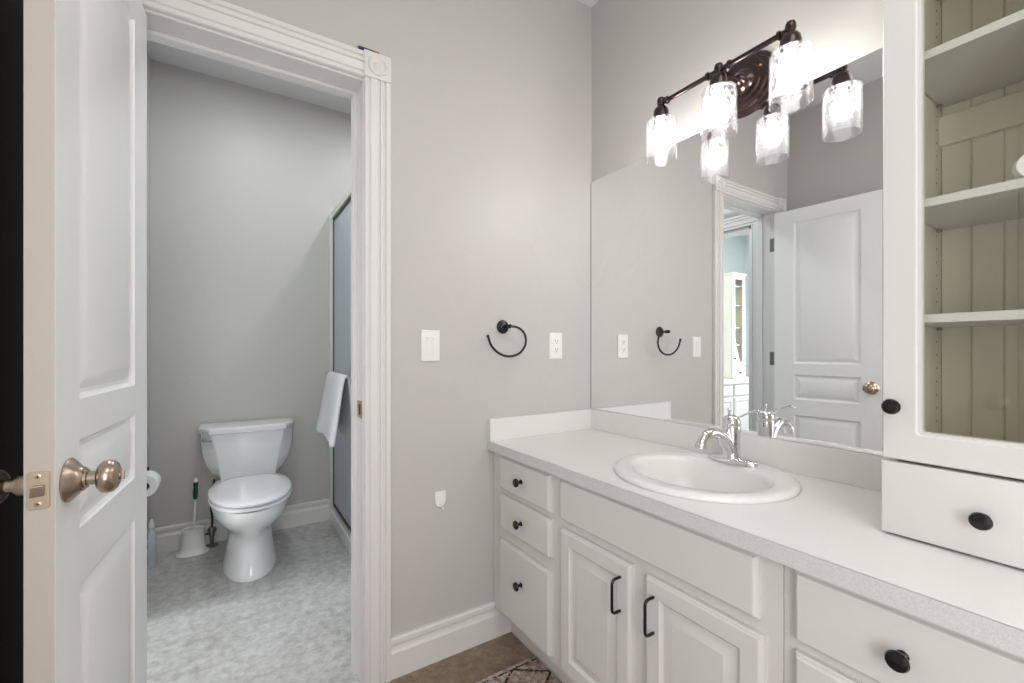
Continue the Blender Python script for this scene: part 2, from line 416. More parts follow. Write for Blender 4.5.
b = BM(); prism(b, CASE, lambda a, d, c: (c, YB-d, 2.067+a*0.90), -0.232, 0.381); struct('trim_3', b, M['trim'], 'moulded white header over the toilet room doorway', ang=25)
for k, x0 in ((4, 0.3755), (5, -0.3235)):
    b = BM(); box(b, x0, x0+0.091, YB-0.025, YB, 2.068, 2.155)
    cx, cz = x0+0.0455, 2.1115
    o = struct('trim_%d' % k, b, M['trim'], 'square corner block with a round rosette on the door casing', bevel=0.0015)
    b = BM(); lathe(b, [(0.034,0),(0.033,0.005),(0.029,0.007),(0.025,0.005),(0.022,0.0008),(0.016,0.0008),(0.012,0.006),(0.004,0.0085)], (cx, YB-0.025, cz), (0,-1,0))
    build('rosette', b, M['trim'], o)
# jambs with stops
b = BM()
box(b, 0.376, 0.397, YB-0.001, YB+WT+0.001, 0, 2.06); box(b, 0.364, 0.377, 1.612, 1.650, 0, 2.06)
box(b, -0.246, -0.225, YB-0.001, YB+WT+0.001, 0, 2.06); box(b, -0.226, -0.213, 1.612, 1.650, 0, 2.06)
box(b, -0.246, 0.397, YB-0.001, YB+WT+0.001, 2.06, 2.081); box(b, -0.213, 0.364, 1.612, 1.650, 2.048, 2.06)
jamb = struct('trim_6', b, M['trim'], 'white jamb lining of the toilet room doorway', bevel=0.001)
b = BM(); prism(b, rrect(1.538, 1.600, 0.913, 0.972, 0.006), lambda a, z, c: (c, a, z), 0.3742, 0.377)
prism(b, rrect(1.556, 1.580, 0.924, 0.960, 0.004), lambda a, z, c: (c, a, z), 0.3736, 0.3746, mi=1)
prism(b, [(0,0.915),(0,0.968),(0.010,0.960),(0.010,0.923)], lambda a, z, c: (0.374+c, 1.545-a, z), 0, 0.002)
build('strike_plate', b, [M['latch'], M['slot']], jamb)['label'] = 'small brass-coloured strike plate'
# casing and jamb of the blue room doorway, on the toilet room's left wall
b = BM()
prism(b, CASE, lambda a, d, c: (XL+d, D3+0.005+a, c), 0, 2.06)
prism(b, CASE, lambda a, d, c: (XL+d, D2-0.005-a, c), 0, 2.06)
prism(b, CASE, lambda a, d, c: (XL+d, c, 2.055+a), D2-0.1, D3+0.1)
prism(b, [(0,0),(0.02,0),(0.035,0.02),(0.04,0.035),(0,0.035)], lambda a, z, c: (XL+a, c, 2.15+z), D2-0.12, D3+0.12)
box(b, XL-0.121, XL+0.001, D2, D2+0.018, 0, 2.05); box(b, XL-0.121, XL+0.001, D3-0.018, D3, 0, 2.05); box(b, XL-0.121, XL+0.001, D2, D3, 2.035, 2.05)
struct('trim_7', b, M['trim'], 'white casing and crown of the doorway into the pale blue room', ang=25)

BASE = [(0,0),(0.016,0),(0.016,0.088),(0.012,0.093),(0.009,0.100),(0.009,0.113),(0.014,0.118),(0.014,0.134),(0.010,0.140),(0,0.140)]
b = BM(); prism(b, BASE, lambda a, z, c: (c, YB-a, z), 0.467, 0.975); struct('baseboard_back', b, M['trim'], ang=25)
b = BM(); prism(b, BASE, lambda a, z, c: (c, YT-a, z), XL, 0.565); struct('baseboard_far', b, M['trim'], ang=25)
b = BM(); prism(b, BASE, lambda a, z, c: (XL+a, c, z), D3+0.1, YT); struct('baseboard_left', b, M['trim'], ang=25)
b = BM(); prism(b, BASE, lambda a, z, c: (XL+a, c, z), -1.4, 0.30); struct('baseboard_left_front', b, M['trim'], ang=25)

# ------------------------------------------------------------------ the open door
door = thing('door_1', '', '', (-0.19, 1.52, 0), math.atan2(-0.9973, -0.0740))
del door['label']; del door['category']; door['kind'] = 'structure'
DW, DT, DH = 0.56, 0.035, 2.04
P = [(1.062, 1.955), (0.835, 0.990), (0.205, 0.735)]
pa, pb = 0.115, 0.462
b = BM()
zs = [0.012]+[z for p in reversed(P) for z in p]+[DH]
box(b, 0, pa, -DT, 0, 0.012, DH); box(b, pb, DW-0.001, -DT, 0, 0.012, DH)
for z0, z1 in ((0.012, 0.205), (0.735, 0.835), (0.990, 1.062), (1.955, DH)): box(b, pa, pb, -DT, 0, z0, z1)
prof = [(0,0),(0.002,-0.004),(0.008,-0.0095),(0.016,-0.0095),(0.019,-0.008),(0.044,-0.0005),(0.046,0.0)]
for z0, z1 in P:
    rects(b, (pa, pb, z0, z1), prof, lambda a, z, h: (a, h, z))
    rects(b, (pa, pb, z0, z1), prof, lambda a, z, h: (a, -DT-h, z))
build('door_panel', b, M['door'], door, world=False, ang=20)
b = BM(); box(b, DW-0.001, DW+0.0002, -DT+0.0005, -0.0005, 0.012, DH)
build('door_edge', b, M['edge'], door, world=False)['label'] = 'cream painted latch edge of the door'
KZ, KW = 0.932, 0.510
def knob_prof(): return [(0.0355,0),(0.0365,0.003),(0.034,0.006),(0.026,0.013),(0.021,0.017),(0.019,0.021),(0.0155,0.0215),(0.0155,0.025),(0.0115,0.026),(0.0115,0.036),
    (0.015,0.037),(0.021,0.039),(0.0262,0.044),(0.0278,0.051),(0.0262,0.058),(0.021,0.063),(0.014,0.066),(0.008,0.067)]
for s, lab in ((1, 'brushed nickel door knob facing the mirror'), (-1, 'door knob on the dark side of the door')):
    b = BM(); lathe(b, knob_prof() if s > 0 else [(min(r, 0.020) if z < 0.03 else r, z) for r, z in knob_prof()], (KW, 0 if s > 0 else -DT, KZ), (0, s, 0), n=40)
    k = build('door_knob', b, M['nickel'], door, world=False); k['label'] = lab
    if s > 0:
        b = BM(); lathe(b, [(0.0075,0.066),(0.0075,0.068),(0.006,0.0685)], (KW, 0, KZ), (0, 1, 0), n=20, )
        box(b, KW-0.0025, KW+0.0025, 0.067, 0.0725, KZ-0.007, KZ+0.007)
        build('turn_button', b, M['nickel'], k, world=False)
        b = BM(); lathe(b, [(0.0118,0.030),(0.0118,0.0302)], (KW, 0, KZ), (0, 1, 0), n=20)
b = BM(); prism(b, rrect(-0.031, -0.005, KZ-0.029, KZ+0.029, 0.005), lambda a, z, c: (c, a, z), DW-0.001, DW+0.0022)
lp = build('latch_plate', b, M['latch'], door, world=False, bevel=0.0005)
b = BM()
prism(b, [(-0.0245,0),(-0.0105,0),(-0.0105,0.004),(-0.0245,0.011)], lambda a, h, c: (DW+0.002+h, a, c), KZ-0.0085, KZ+0.0085)
build('latch_bolt', b, M['nickel'], lp, world=False, bevel=0.0015)
for dz in (-0.021, 0.021):
    b = BM(); lathe(b, [(0.0042,0),(0.0042,0.0009),(0.003,0.0013)], (DW+0.0021, -0.018, KZ+dz), (1,0,0), n=20)
    box(b, DW+0.0033, DW+0.0037, -0.0205, -0.0155, KZ+dz-0.0005, KZ+dz+0.0005, mi=1); box(b, DW+0.0033, DW+0.0037, -0.0185, -0.0175, KZ+dz-0.0025, KZ+dz+0.0025, mi=1)
    build('screw', b, [M['latch'], M['slot']], lp, world=False)
for z in (0.26, 1.09, 1.845):
    b = BM(); lathe(b, [(0.0055,-0.045),(0.006,-0.044),(0.006,0.044),(0.0055,0.045)], (-0.232, 1.527, z), n=16)
    box(b, -0.2255, -0.2235, 1.530, 1.566, z-0.044, z+0.044)
    build('hinge', b, M['steel'], door)

# ------------------------------------------------------------------ closed door of the left wall (reflected in the tower glass)
d2 = thing('door_2', '', '', (XL, 0.99, 0), -PI/2)
del d2['label']; del d2['category']; d2['kind'] = 'structure'
b = BM(); y2 = 0.004
box(b, 0, 0.11, y2, 0.030, 0.01, 2.03); box(b, 0.48, 0.60, y2, 0.030, 0.01, 2.03)
for z0, z1 in ((0.01, 0.205), (0.735, 0.835), (0.990, 1.062), (1.955, 2.03)): box(b, 0.11, 0.48, y2, 0.030, z0, z1)
for z0, z1 in P: rects(b, (0.11, 0.48, z0, z1), [(i, h+0.030) for i, h in prof], lambda a, z, h: (a, h, z))
build('door_panel', b, M['door'], d2, world=False, ang=20)
b = BM(); lathe(b, knob_prof(), (0.545, 0.030, 0.94), (0, 1, 0), n=32); build('door_knob', b, M['nickel'], d2, world=False)
b = BM()
prism(b, CASE, lambda a, d, c: (XL+d, 1.0-0.0+a*0.6, c), 0, 2.03); prism(b, CASE, lambda a, d, c: (XL+d, 0.385-a, c), 0, 2.03)
struct('trim_8', b, M['trim'], 'white casing around the closed door of the left wall', ang=25)

# ------------------------------------------------------------------ mirror
b = BM(); box(b, XC-0.005, XC-0.0005, -0.45, YB-0.003, 0.8756, 1.9237)
mo = build('wall_mirror', b, M['mirror'], smooth=False); tag(mo, 'large frameless wall mirror above the white vanity counter', 'mirror')
b = BM(); box(b, XC-0.0052, XC-0.0005, YB-0.0030, YB-0.0008, 0.8756, 1.9237); build('mirror_edge', b, M['gasket'], mo, smooth=False)['label'] = 'thin dark edge of the mirror'

# ------------------------------------------------------------------ vanity cabinet
XF = 0.888
FR = [(0,0),(0,0.011),(0.003,0.0125),(0.006,0.019),(0.008,0.020)]
RP = [(0,0),(0,0.011),(0.003,0.0125),(0.006,0.019),(0.008,0.020),(0.044,0.020),(0.046,0.0165),(0.052,0.0125),(0.056,0.0125),(0.078,0.0185),(0.080,0.0195)]
def front(y0, y1, z0, z1, prof):
    b = BM(); rects(b, (y0, y1, z0, z1), prof, lambda a, z, h: (XF-h, a, z)); return b
def knob(y, z, parent, x=XF-0.020):
    b = BM(); lathe(b, [(0.0085,0),(0.0085,0.002),(0.0055,0.004),(0.005,0.013),(0.0075,0.015),(0.0140,0.0185),(0.0155,0.0225),(0.0140,0.0265),(0.008,0.0285)], (x, y, z), (-1,0,0), n=24)
    return build('knob', b, M['black'], parent)
def pull(y, z0, z1, parent):
    x = XF-0.020
    b = BM(); r = 0.012; d = 0.030
    pts = [(x, y, z0), (x-d+r, y, z0)]+[(x-d+r-r*math.sin(t), y, z0+r-r*math.cos(t)) for t in (PI/8, PI/4, 3*PI/8)]+[(x-d, y, z0+r)]
    pts += [(x-d, y, z1-r)]+[(x-d+r-r*math.cos(t), y, z1-r+r*math.sin(t)) for t in (PI/8, PI/4, 3*PI/8)]+[(x-d+r, y, z1), (x, y, z1)]
    tube(b, pts, 0.0040, n=10)
    return build('handle', b, M['black'], parent)
def vanity(label, y0, y1, body_extra=True):
    t = thing('vanity_cabinet', label, 'cabinet', ((XF+XC)/2, (y0+y1)/2, 0))
    b = BM()
    box(b, XF, XF+0.018, y0, y1, 0.125, 0.750)           # face
    box(b, XF+0.018, XC-0.002, y0, y0+0.016, 0.10, 0.750); box(b, XF+0.018, XC-0.002, y1-0.016, y1, 0.10, 0.750)
    box(b, XF+0.018, XC-0.002, y0+0.016, y1-0.016, 0.125, 0.14)
    build('cabinet_body', b, M['cabinet'], t, bevel=0.001)
    b = BM(); box(b, 0.962, 0.978, y0, y1, 0.001, 0.125)
    build('toe_kick', b, M['cabinet'], t)
    return t
vA = vanity('white vanity cabinet with three small drawers and two sink doors', 0.432, YB-0.002)
for z0, z1, kz in ((0.617, 0.742, 0.679), (0.469, 0.595, 0.530), (0.148, 0.424, 0.313)):
    d = build('drawer', front(1.142, 1.458, z0, z1, FR), M['cabinet'], vA, ang=25); knob(1.304, kz, d)
build('false_drawer_front', front(0.473, 1.088, 0.616, 0.743, FR), M['cabinet'], vA, ang=25)
d = build('cabinet_door', front(0.798, 1.086, 0.150, 0.590, RP), M['cabinet'], vA, ang=25); pull(0.831, 0.458, 0.547, d)
d = build('cabinet_door', front(0.462, 0.750, 0.150, 0.588, RP), M['cabinet'], vA, ang=25); pull(0.722, 0.458, 0.545, d)
vB = vanity('white drawer cabinet under the counter below the glass-door tower', -0.30, 0.4305)
for a in ((0.092, 0.406), (-0.27, 0.045)):
    d = build('drawer', front(a[0], a[1], 0.614, 0.744, FR), M['cabinet'], vB, ang=25); knob((a[0]+a[1])/2, 0.679, d)
    d = build('cabinet_door', front(a[0], a[1], 0.150, 0.594, RP), M['cabinet'], vB, ang=25)
    pull(a[0]+0.03 if a[0] > 0 else a[1]-0.03, 0.46, 0.545, d)

# ------------------------------------------------------------------ counter
SX, SY = 1.145, 0.784
ct = thing('countertop', 'long white laminate vanity countertop with backsplash', 'countertop', (1.14, 0.6, 0.751))
b = BM()
n = 64
y0, y1, x0, x1, zt, zb = -0.32, YB-0.001, 0.862, XC-0.001, 0.7858, 0.751
def sq(i):            # outline point of the slab for angle i
    t = 2*PI*i/n; c, s = math.cos(t), math.sin(t)
    k = min(((x1-SX) if c > 0 else (SX-x0))/max(abs(c), 1e-9), 0.30/max(abs(s), 1e-9))
    return (SX+c*k, SY+s*k)
for i in range(n):
    j = (i+1) % n
    A, B_ = sq(i), sq(j)
    a, b2 = (SX+0.222*math.cos(2*PI*i/n), SY+0.228*math.sin(2*PI*i/n)), (SX+0.222*math.cos(2*PI*j/n), SY+0.228*math.sin(2*PI*j/n))
    for z in (zt, zb):
        # insert the square's corner where the outline turns
        pts = [a, A]
        if abs(A[0]-B_[0]) > 1e-6 and abs(A[1]-B_[1]) > 1e-6:
            cx = x1 if (A[0]+B_[0])/2 > SX else x0; cy = SY+0.30 if (A[1]+B_[1])/2 > SY else SY-0.30
            pts.append((cx, cy))
        pts += [B_, b2]
        b.faces.new([b.verts.new((p[0], p[1], z)) for p in pts])
    b.faces.new([b.verts.new(p) for p in (a+(zt,), b2+(zt,), b2+(zb,), a+(zb,))])
for ya, yb in ((y0, SY-0.30), (SY+0.30, y1)):
    for z in (zt, zb): b.faces.new([b.verts.new(p) for p in ((x0,ya,z),(x1,ya,z),(x1,yb,z),(x0,yb,z))])
for x in (x1,): b.faces.new([b.verts.new(p) for p in ((x,y0,zb),(x,y1,zb),(x,y1,zt),(x,y0,zt))])
for y in (y0, y1): b.faces.new([b.verts.new(p) for p in ((x0,y,zb),(x1,y,zb),(x1,y,zt),(x0,y,zt))])
bmesh.ops.remove_doubles(b, verts=b.verts, dist=1e-5)
build('counter_slab', b, M['counter'], ct, smooth=False)
b = BM(); box(b, x0-0.0015, x0, y0, y1, zb, zt-0.0006); 
build('counter_edge', b, M['counter_edge'], ct, smooth=False)['label'] = 'speckled front edge, greyed to carry its shade'
b = BM(); box(b, XC-0.020, XC-0.0005, y0, YB-0.0205, zt, 0.8746)
build('backsplash', b, M['counter'], ct, bevel=0.001)
b = BM(); box(b, 0.862, XC-0.0005, YB-0.020, YB-0.0005, zt, 0.8746)
build('side_splash', b, M['counter'], ct, bevel=0.001)

# ------------------------------------------------------------------ sink
sk = thing('bathroom_sink', 'round white drop-in porcelain sink in the vanity counter', 'sink', (SX, SY, 0.786))
R = []
def ring(cx, cy, rx, ry, z): R.append(ell(cx, cy, rx, ry, z, 64))
ring(SX, SY, 0.216, 0.222, 0.700); ring(SX, SY, 0.218, 0.224, 0.786); 
R = []
ring(SX, SY, 0.239, 0.244, 0.7862); ring(SX, SY, 0.241, 0.246, 0.790); ring(SX, SY, 0.239, 0.244, 0.796); ring(SX, SY, 0.232, 0.237, 0.8005); ring(SX-0.003, SY, 0.223, 0.228, 0.8015)
ring(SX-0.014, SY, 0.170, 0.200, 0.8003); ring(SX-0.015, SY, 0.163, 0.193, 0.797); ring(SX-0.015, SY, 0.157, 0.186, 0.785); ring(SX-0.016, SY, 0.149, 0.176, 0.760)
ring(SX-0.018, SY, 0.136, 0.162, 0.728); ring(SX-0.018, SY, 0.110, 0.132, 0.695); ring(SX-0.020, SY, 0.080, 0.090, 0.673); ring(SX-0.015, SY, 0.040, 0.042, 0.666); ring(SX-0.015, SY, 0.022, 0.022, 0.664)
b = BM(); loft(b, R, False, True); build('basin', b, M['sink'], sk, ang=70)
b = BM(); lathe(b, [(0.024,0),(0.024,0.003),(0.019,0.004),(0.018,0.002),(0.016,0.006),(0.004,0.007)], (SX-0.015, SY, 0.6645), n=32)
build('drain', b, M['chrome'], sk)

# ------------------------------------------------------------------ faucet
FX, FY, FZ = 1.310, 0.79, 0.8015
fc = thing('faucet', 'polished chrome single-lever faucet on the back of the sink', 'faucet', (FX, FY, FZ))
def plate_loop(hx, hy, z):     # base plate: pointed oval along Y
    o = []
    for i in range(48):
        t = 2*PI*i/48; c, s = math.cos(t), math.sin(t)
        o.append((FX+hx*math.copysign(abs(c)**0.9, c)*(1-0.25*abs(s)**3), FY+hy*math.copysign(abs(s)**0.85, s), z))
    return o
b = BM(); loft(b, [plate_loop(0.028, 0.080, FZ), plate_loop(0.029, 0.081, FZ+0.005), plate_loop(0.027, 0.077, FZ+0.011), plate_loop(0.022, 0.060, FZ+0.016), plate_loop(0.018, 0.03, FZ+0.018)])
build('base_plate', b, M['chrome'], fc, ang=60)
b = BM(); lathe(b, [(0.029,0.012),(0.0275,0.020),(0.0255,0.040),(0.025,0.065),(0.0258,0.090),(0.0265,0.104),(0.0265,0.108),(0.0245,0.110),(0.0245,0.113),(0.0265,0.115),(0.0255,0.128),(0.020,0.138),(0.011,0.144),(0.004,0.146)], (FX, FY, FZ), n=36)
build('faucet_body', b, M['chrome'], fc, ang=50)
b = BM()
sp = spline([(FX-0.005,FY,FZ+0.022),(FX-0.022,FY,FZ+0.050),(FX-0.052,FY,FZ+0.080),(FX-0.090,FY,FZ+0.097),(FX-0.122,FY,FZ+0.096),(FX-0.146,FY,FZ+0.080),(FX-0.156,FY,FZ+0.060)], 6)
nr = len(sp); tube(b, sp, [0.021-0.006*min(1, i/(nr*0.6)) + (0.0015 if i > nr*0.85 else 0) for i in range(nr)], n=20)
lathe(b, [(0.0155,0),(0.0165,0.002),(0.0165,0.009),(0.014,0.010)], (FX-0.1545, FY, FZ+0.066), (-0.35,0,-0.94), n=24)
build('spout', b, M['chrome'], fc, ang=60)
b = BM()
tube(b, spline([(FX+0.002,FY-0.008,FZ+0.130),(FX+0.003,FY-0.030,FZ+0.143),(FX+0.004,FY-0.055,FZ+0.158),(FX+0.004,FY-0.078,FZ+0.166),(FX+0.004,FY-0.095,FZ+0.163)], 5), [0.0055]*7+[0.005]*5+[0.0055,0.006,0.0068,0.0075,0.0078,0.0075,0.0066,0.0050,0.003], n=12, flat=0.55)
build('lever', b, M['chrome'], fc, ang=60)
b = BM(); lathe(b, [(0.003,0),(0.003,0.008),(0.005,0.012),(0.0055,0.016),(0.003,0.020)], (FX-0.006, FY+0.004, FZ+0.146), n=16)
build('cap_finial', b, M['chrome'], fc)
b = BM(); lathe(b, [(0.0025,0),(0.0025,0.035),(0.005,0.038),(0.0055,0.044),(0.003,0.048)], (FX+0.034, FY, FZ-0.001), n=16)
build('drain_rod', b, M['chrome'], fc)

# ------------------------------------------------------------------ glass-door tower cabinet (front faces local -Y)
def tower(label, loc, rz, sg=1, H=1.31, W=0.28, D=0.307):
    t = thing('tower_cabinet', label, 'cabinet', loc, rz)
    h = W/2; d = D/2; z0 = 0.0; zt = H
    fy = -d+0.020                     # back of the fronts
    b = BM()
    for s in (-1, 1):
        box(b, s*h if s < 0 else h-0.016, -h+0.016 if s < 0 else h, fy, d, z0+0.003, zt)
    box(b, -h+0.016, h-0.016, fy, d, zt-0.018, zt); box(b, -h-0.012, h+0.012, -d-0.012, d, zt, zt+0.018)
    box(b, -h+0.016, h-0.016, fy, d, 0.003, 0.018); box(b, -h+0.016, h-0.016, fy, d, 0.146, 0.162)
    for s in (-1, 1):                                  # rows of shelf pin holes
        for k in range(36):
            z = 0.20+k*0.030
            for yy in (fy+0.03, d-0.045):
                xx = s*(h-0.016)
                box(b, min(xx, xx-s*0.0004), max(xx, xx-s*0.0004), yy-0.0017, yy+0.0017, z-0.0017, z+0.0017, mi=1)
    build('carcass', b, [M['inside'], M['slot']], t, world=False, smooth=False)
    b = BM()
    nb = 5; bw = (W-0.032)/nb
    for k in range(nb):
        prism(b, [(-h+0.016+k*bw, d-0.006), (-h+0.016+k*bw, d-0.010), (-h+0.016+k*bw+0.0022, d-0.014), (-h+0.016+(k+1)*bw-0.0022, d-0.014), (-h+0.016+(k+1)*bw, d-0.010), (-h+0.016+(k+1)*bw, d-0.006)], lambda x, y, z: (x, y, z), 0.162, zt-0.018)
    build('beadboard_back', b, M['inside'], t, world=False, smooth=False)
    b = BM(); box(b, -h+0.016, h-0.016, d-0.030, d-0.014, 0.826, 0.892); build('hanging_rail', b, M['inside'], t, world=False, bevel=0.001)
    for z in (0.413, 0.634, 0.916, 1.16):
        b = BM(); box(b, -h+0.018, h-0.018, fy+0.012, d-0.016 if not 0.8 < z < 0.92 else d-0.016, z, z+0.0165)
        shf = build('shelf', b, M['cabinet'], t, world=False, bevel=0.001)
        for s in (-1, 1):
            for yy in (fy+0.03, d-0.045):
                b = BM(); lathe(b, [(0.0035,0),(0.0035,0.008),(0.002,0.009)], (s*(h-0.0165), yy, z-0.0042), (-s,0,0), n=10)
                build('shelf_pin', b, M['nickel'], shf, world=False)
    # drawer
    b = BM(); rects(b, (-h-0.002, h+0.002, 0.004, 0.144), [(0,0),(0,0.018),(0.0015,0.0205),(0.003,0.021)], lambda a, z, q: (a, fy-q, z))
    dr = build('drawer', b, M['cabinet'], t, world=False, ang=25)
    KP = [(0.0085,0),(0.0085,0.002),(0.0055,0.004),(0.005,0.013),(0.0075,0.015),(0.0135,0.0185),(0.0150,0.0225),(0.0135,0.0265),(0.008,0.0285)]
    b = BM(); lathe(b, KP, (0, -d-0.001, 0.073), (0,-1,0), n=24); build('knob', b, M['black'], dr, world=False)
    # door frame with rounded glass opening
    b = BM()
    L = []
    for ins, q in ((0,0),(0,0.017),(0.002,0.020),(0.050,0.020),(0.052,0.017),(0.057,0.017),(0.058,0.0),(0,0)):
        rr = 0.0008 if ins < 0.045 else 0.008-(ins-0.05)*0.4
        L.append([(x, fy-q, z) for x, z in rrect(-h+ins, h-ins, 0.150+ins, zt-0.002-ins, rr)])
    loft(b, L, False, False)
    bmesh.ops.remove_doubles(b, verts=b.verts, dist=1e-6)
    dd = build('cabinet_door', b, M['cabinet'], t, world=False, ang=25)
    b = BM(); box(b, -h+0.055, h-0.055, fy-0.009, fy-0.006, 0.205, zt-0.057); build('glass_pane', b, M['pane'], dd, world=False, smooth=False)
    b = BM(); lathe(b, KP, (-sg*(h-0.020), -d+0.000, 0.253), (0,-1,0), n=24); build('knob', b, M['black'], dd, world=False)
    return t
tower('white glass-door tower cabinet standing on the vanity counter beside the mirror', (1.087+0.1535, 0.203, 0.7862), -PI/2)
b = BM()
lathe(b, [(0.012,0),(0.021,0),(0.022,0.001),(0.022,0.018),(0.021,0.019),(0.012,0.019),(0.012,0)], (1.150, 0.160, 1.4367+0.0224), (-0.9,-0.4,0), n=32, cap0=False, cap1=False)
o = build('tape_roll', b, M['plastic']); recentre(o, (1.15, 0.160, 1.4367)); tag(o, 'small white roll standing on a shelf inside the glass-door tower', 'roll')

# ------------------------------------------------------------------ vanity of the blue room (seen in the mirror)
t = thing('vanity_cabinet', 'white vanity cabinet in the pale blue room seen in the mirror', 'cabinet', (-1.95, 3.2, 0))
b = BM(); box(b, -3.28, -0.62, 2.97, 3.49, 0.10, 0.75); box(b, -3.28, -0.62, 3.03, 3.49, 0.001, 0.10); build('cabinet_body', b, M['cabinet'], t, bevel=0.001)
for k in range(7):
    xa = -3.24+k*0.375
    b = BM(); rects(b, (xa, xa+0.345, 0.61, 0.735), FR, lambda a, z, h: (a, 2.97-h, z)); dr = build('drawer', b, M['cabinet'], t, ang=25)
    b = BM(); rects(b, (xa, xa+0.345, 0.14, 0.59), RP, lambda a, z, h: (a, 2.97-h, z)); build('cabinet_door', b, M['cabinet'], t, ang=25)
t = thing('countertop', 'white countertop in the pale blue room seen in the mirror', 'countertop', (-1.95, 3.2, 0.751))
b = BM(); box(b, -3.29, -0.60, 2.94, 3.499, 0.751, 0.786); build('counter_slab', b, M['counter'], t, bevel=0.001)
b = BM(); box(b, -3.27, -0.60, 3.479, 3.499, 0.7865, 0.875); build('backsplash', b, M['counter'], t, bevel=0.001)
b = BM(); box(b, -3.2985, -3.275, 2.96, 3.499, 0.7865, 0.875); build('side_splash', b, M['counter'], t, bevel=0.001)
tower('white glass-door tower cabinet in the pale blue room seen in the mirror', (-2.60, 3.318, 0.7865), 0, -1)

# ------------------------------------------------------------------ vanity light
LX, LZ = 1.255, 2.000
vl = thing('vanity_light', 'three-shade vanity light with a dark bronze bar above the mirror', 'light', (XC, 0.797, 2.005))
b = BM(); lathe(b, [(0.098,0.0005),(0.100,0.006),(0.096,0.012),(0.088,0.013),(0.084,0.019),(0.074,0.021),(0.070,0.027),(0.058,0.029),(0.054,0.035),(0.040,0.037),(0.034,0.045),(0.024,0.050),(0.018,0.060),(0.012,0.064)], (XC, 0.797, 2.005), (-1,0,0), n=56)
bp = build('backplate', b, M['bronze'], vl, ang=30)
for dy, dz in ((-0.055, 0.028), (0.055, -0.028)):
    b = BM(); lathe(b, [(0.006,0.018),(0.006,0.026),(0.0035,0.030)], (XC, 0.797+dy, 2.005+dz), (-1,0,0), n=16); build('screw_cap', b, M['brass'], bp)
b = BM(); lathe(b, [(0.012,0.055),(0.008,0.062),(0.008,0.130),(0.011,0.134),(0.011,0.150)], (XC, 0.797, LZ), (-1,0,0), n=20)
build('arm', b, M['bronze'], vl)
b = BM(); tube(b, [(LX,0.585,LZ),(LX,1.018,LZ)], 0.0078, n=16)
for yy in (0.797, 0.832, 0.762, 0.620, 0.985):
    lathe(b, [(0.0078,-0.006),(0.0125,-0.003),(0.0125,0.003),(0.0078,0.006)], (LX, yy, LZ), (0,1,0), n=18)
build('bar', b, M['bronze'], vl)
for yy in (1.011, 0.797, 0.592):
    b = BM()
    lathe(b, [(0.004,0.022),(0.011,0.018),(0.0135,0.010),(0.0135,0.000),(0.010,-0.006),(0.010,-0.010),(0.017,-0.013),(0.0235,-0.022),(0.0262,-0.034),(0.0268,-0.062),(0.022,-0.064)], (LX, yy, LZ), n=28)
    s = build('socket', b, M['bronze'], vl)
    b = BM()
    lathe(b, [(0.026,-0.0585),(0.030,-0.0590),(0.044,-0.0600),(0.049,-0.062),(0.0505,-0.066),(0.0505,-0.198),(0.0490,-0.200),(0.0480,-0.198),(0.0480,-0.067),(0.046,-0.064),(0.042,-0.0625),(0.026,-0.0615)], (LX, yy, LZ), n=48, cap0=False, cap1=False)
    build('glass_shade', b, M['crackle'], s, ang=50)
    b = BM()
    lathe(b, [(0.012,-0.0645),(0.013,-0.078),(0.020,-0.092),(0.0275,-0.108),(0.0295,-0.122),(0.0275,-0.136),(0.020,-0.147),(0.009,-0.152),(0.002,-0.153)], (LX, yy, LZ), n=28)
    build('light_bulb', b, M['bulb'], s)

# ------------------------------------------------------------------ wall plates, towel ring, hook
def wplate(b, x0, x1, z0, z1):
    rects(b, (x0, x1, z0, z1), [(0,0.0005),(0,0.003),(0.003,0.006),(0.005,0.0065)], lambda a, z, h: (a, YB-h, z))
o = thing('light_switch', 'white rocker light switch on the wall left of the towel ring', 'switch', (0.6185, YB, 1.163))
b = BM(); wplate(b, 0.582, 0.655, 1.105, 1.221); build('switch_plate', b, M['plastic'], o, ang=25)
b = BM(); rects(b, (0.602, 0.635, 1.129, 1.197), [(0,0.006),(0,0.007),(0.001,0.0075)], lambda a, z, h: (a, YB-h, z))
prism(b, [(1.130,0.0075),(1.163,0.0085),(1.196,0.0115),(1.196,0.0075)], lambda z, h, c: (c, YB-h, z), 0.603, 0.626)
build('rocker', b, M['plastic'], o, ang=20)
b = BM(); box(b, 0.628, 0.633, YB-0.009, YB-0.007, 1.132, 1.194); build('dimmer_slide', b, M['plastic'], o)
o = thing('power_outlet', 'white duplex power outlet between the towel ring and the mirror', 'outlet', (1.202, YB, 1.165))
b = BM(); wplate(b, 1.167, 1.237, 1.107, 1.223); build('outlet_plate', b, M['plastic'], o, ang=25)
for cz in (1.184, 1.146):
    b = BM(); prism(b, rrect(1.186, 1.218, cz-0.0145, cz+0.0145, 0.006), lambda a, z, c: (a, YB-c, z), 0.006, 0.0085)
    for dx in (-0.0065, 0.0065): box(b, 1.202+dx-0.001, 1.202+dx+0.001, YB-0.0088, YB-0.0084, cz-0.001, cz+0.008, mi=1)
    lathe(b, [(0.0024,0.0084),(0.0024,0.0088)], (1.202, YB, cz-0.007), (0,-1,0), n=12, mi=1)
    build('receptacle', b, [M['plastic'], M['slot']], o)
o = thing('towel_ring', 'black open towel ring mounted on the taupe wall', 'towel ring', (0.930, YB, 1.241))
b = BM(); lathe(b, [(0.027,0.0005),(0.028,0.004),(0.025,0.008),(0.018,0.010),(0.016,0.014),(0.009,0.017),(0.007,0.022)], (0.930, YB, 1.241), (0,-1,0), n=36)
build('mounting_rosette', b, M['black'], o, ang=30)
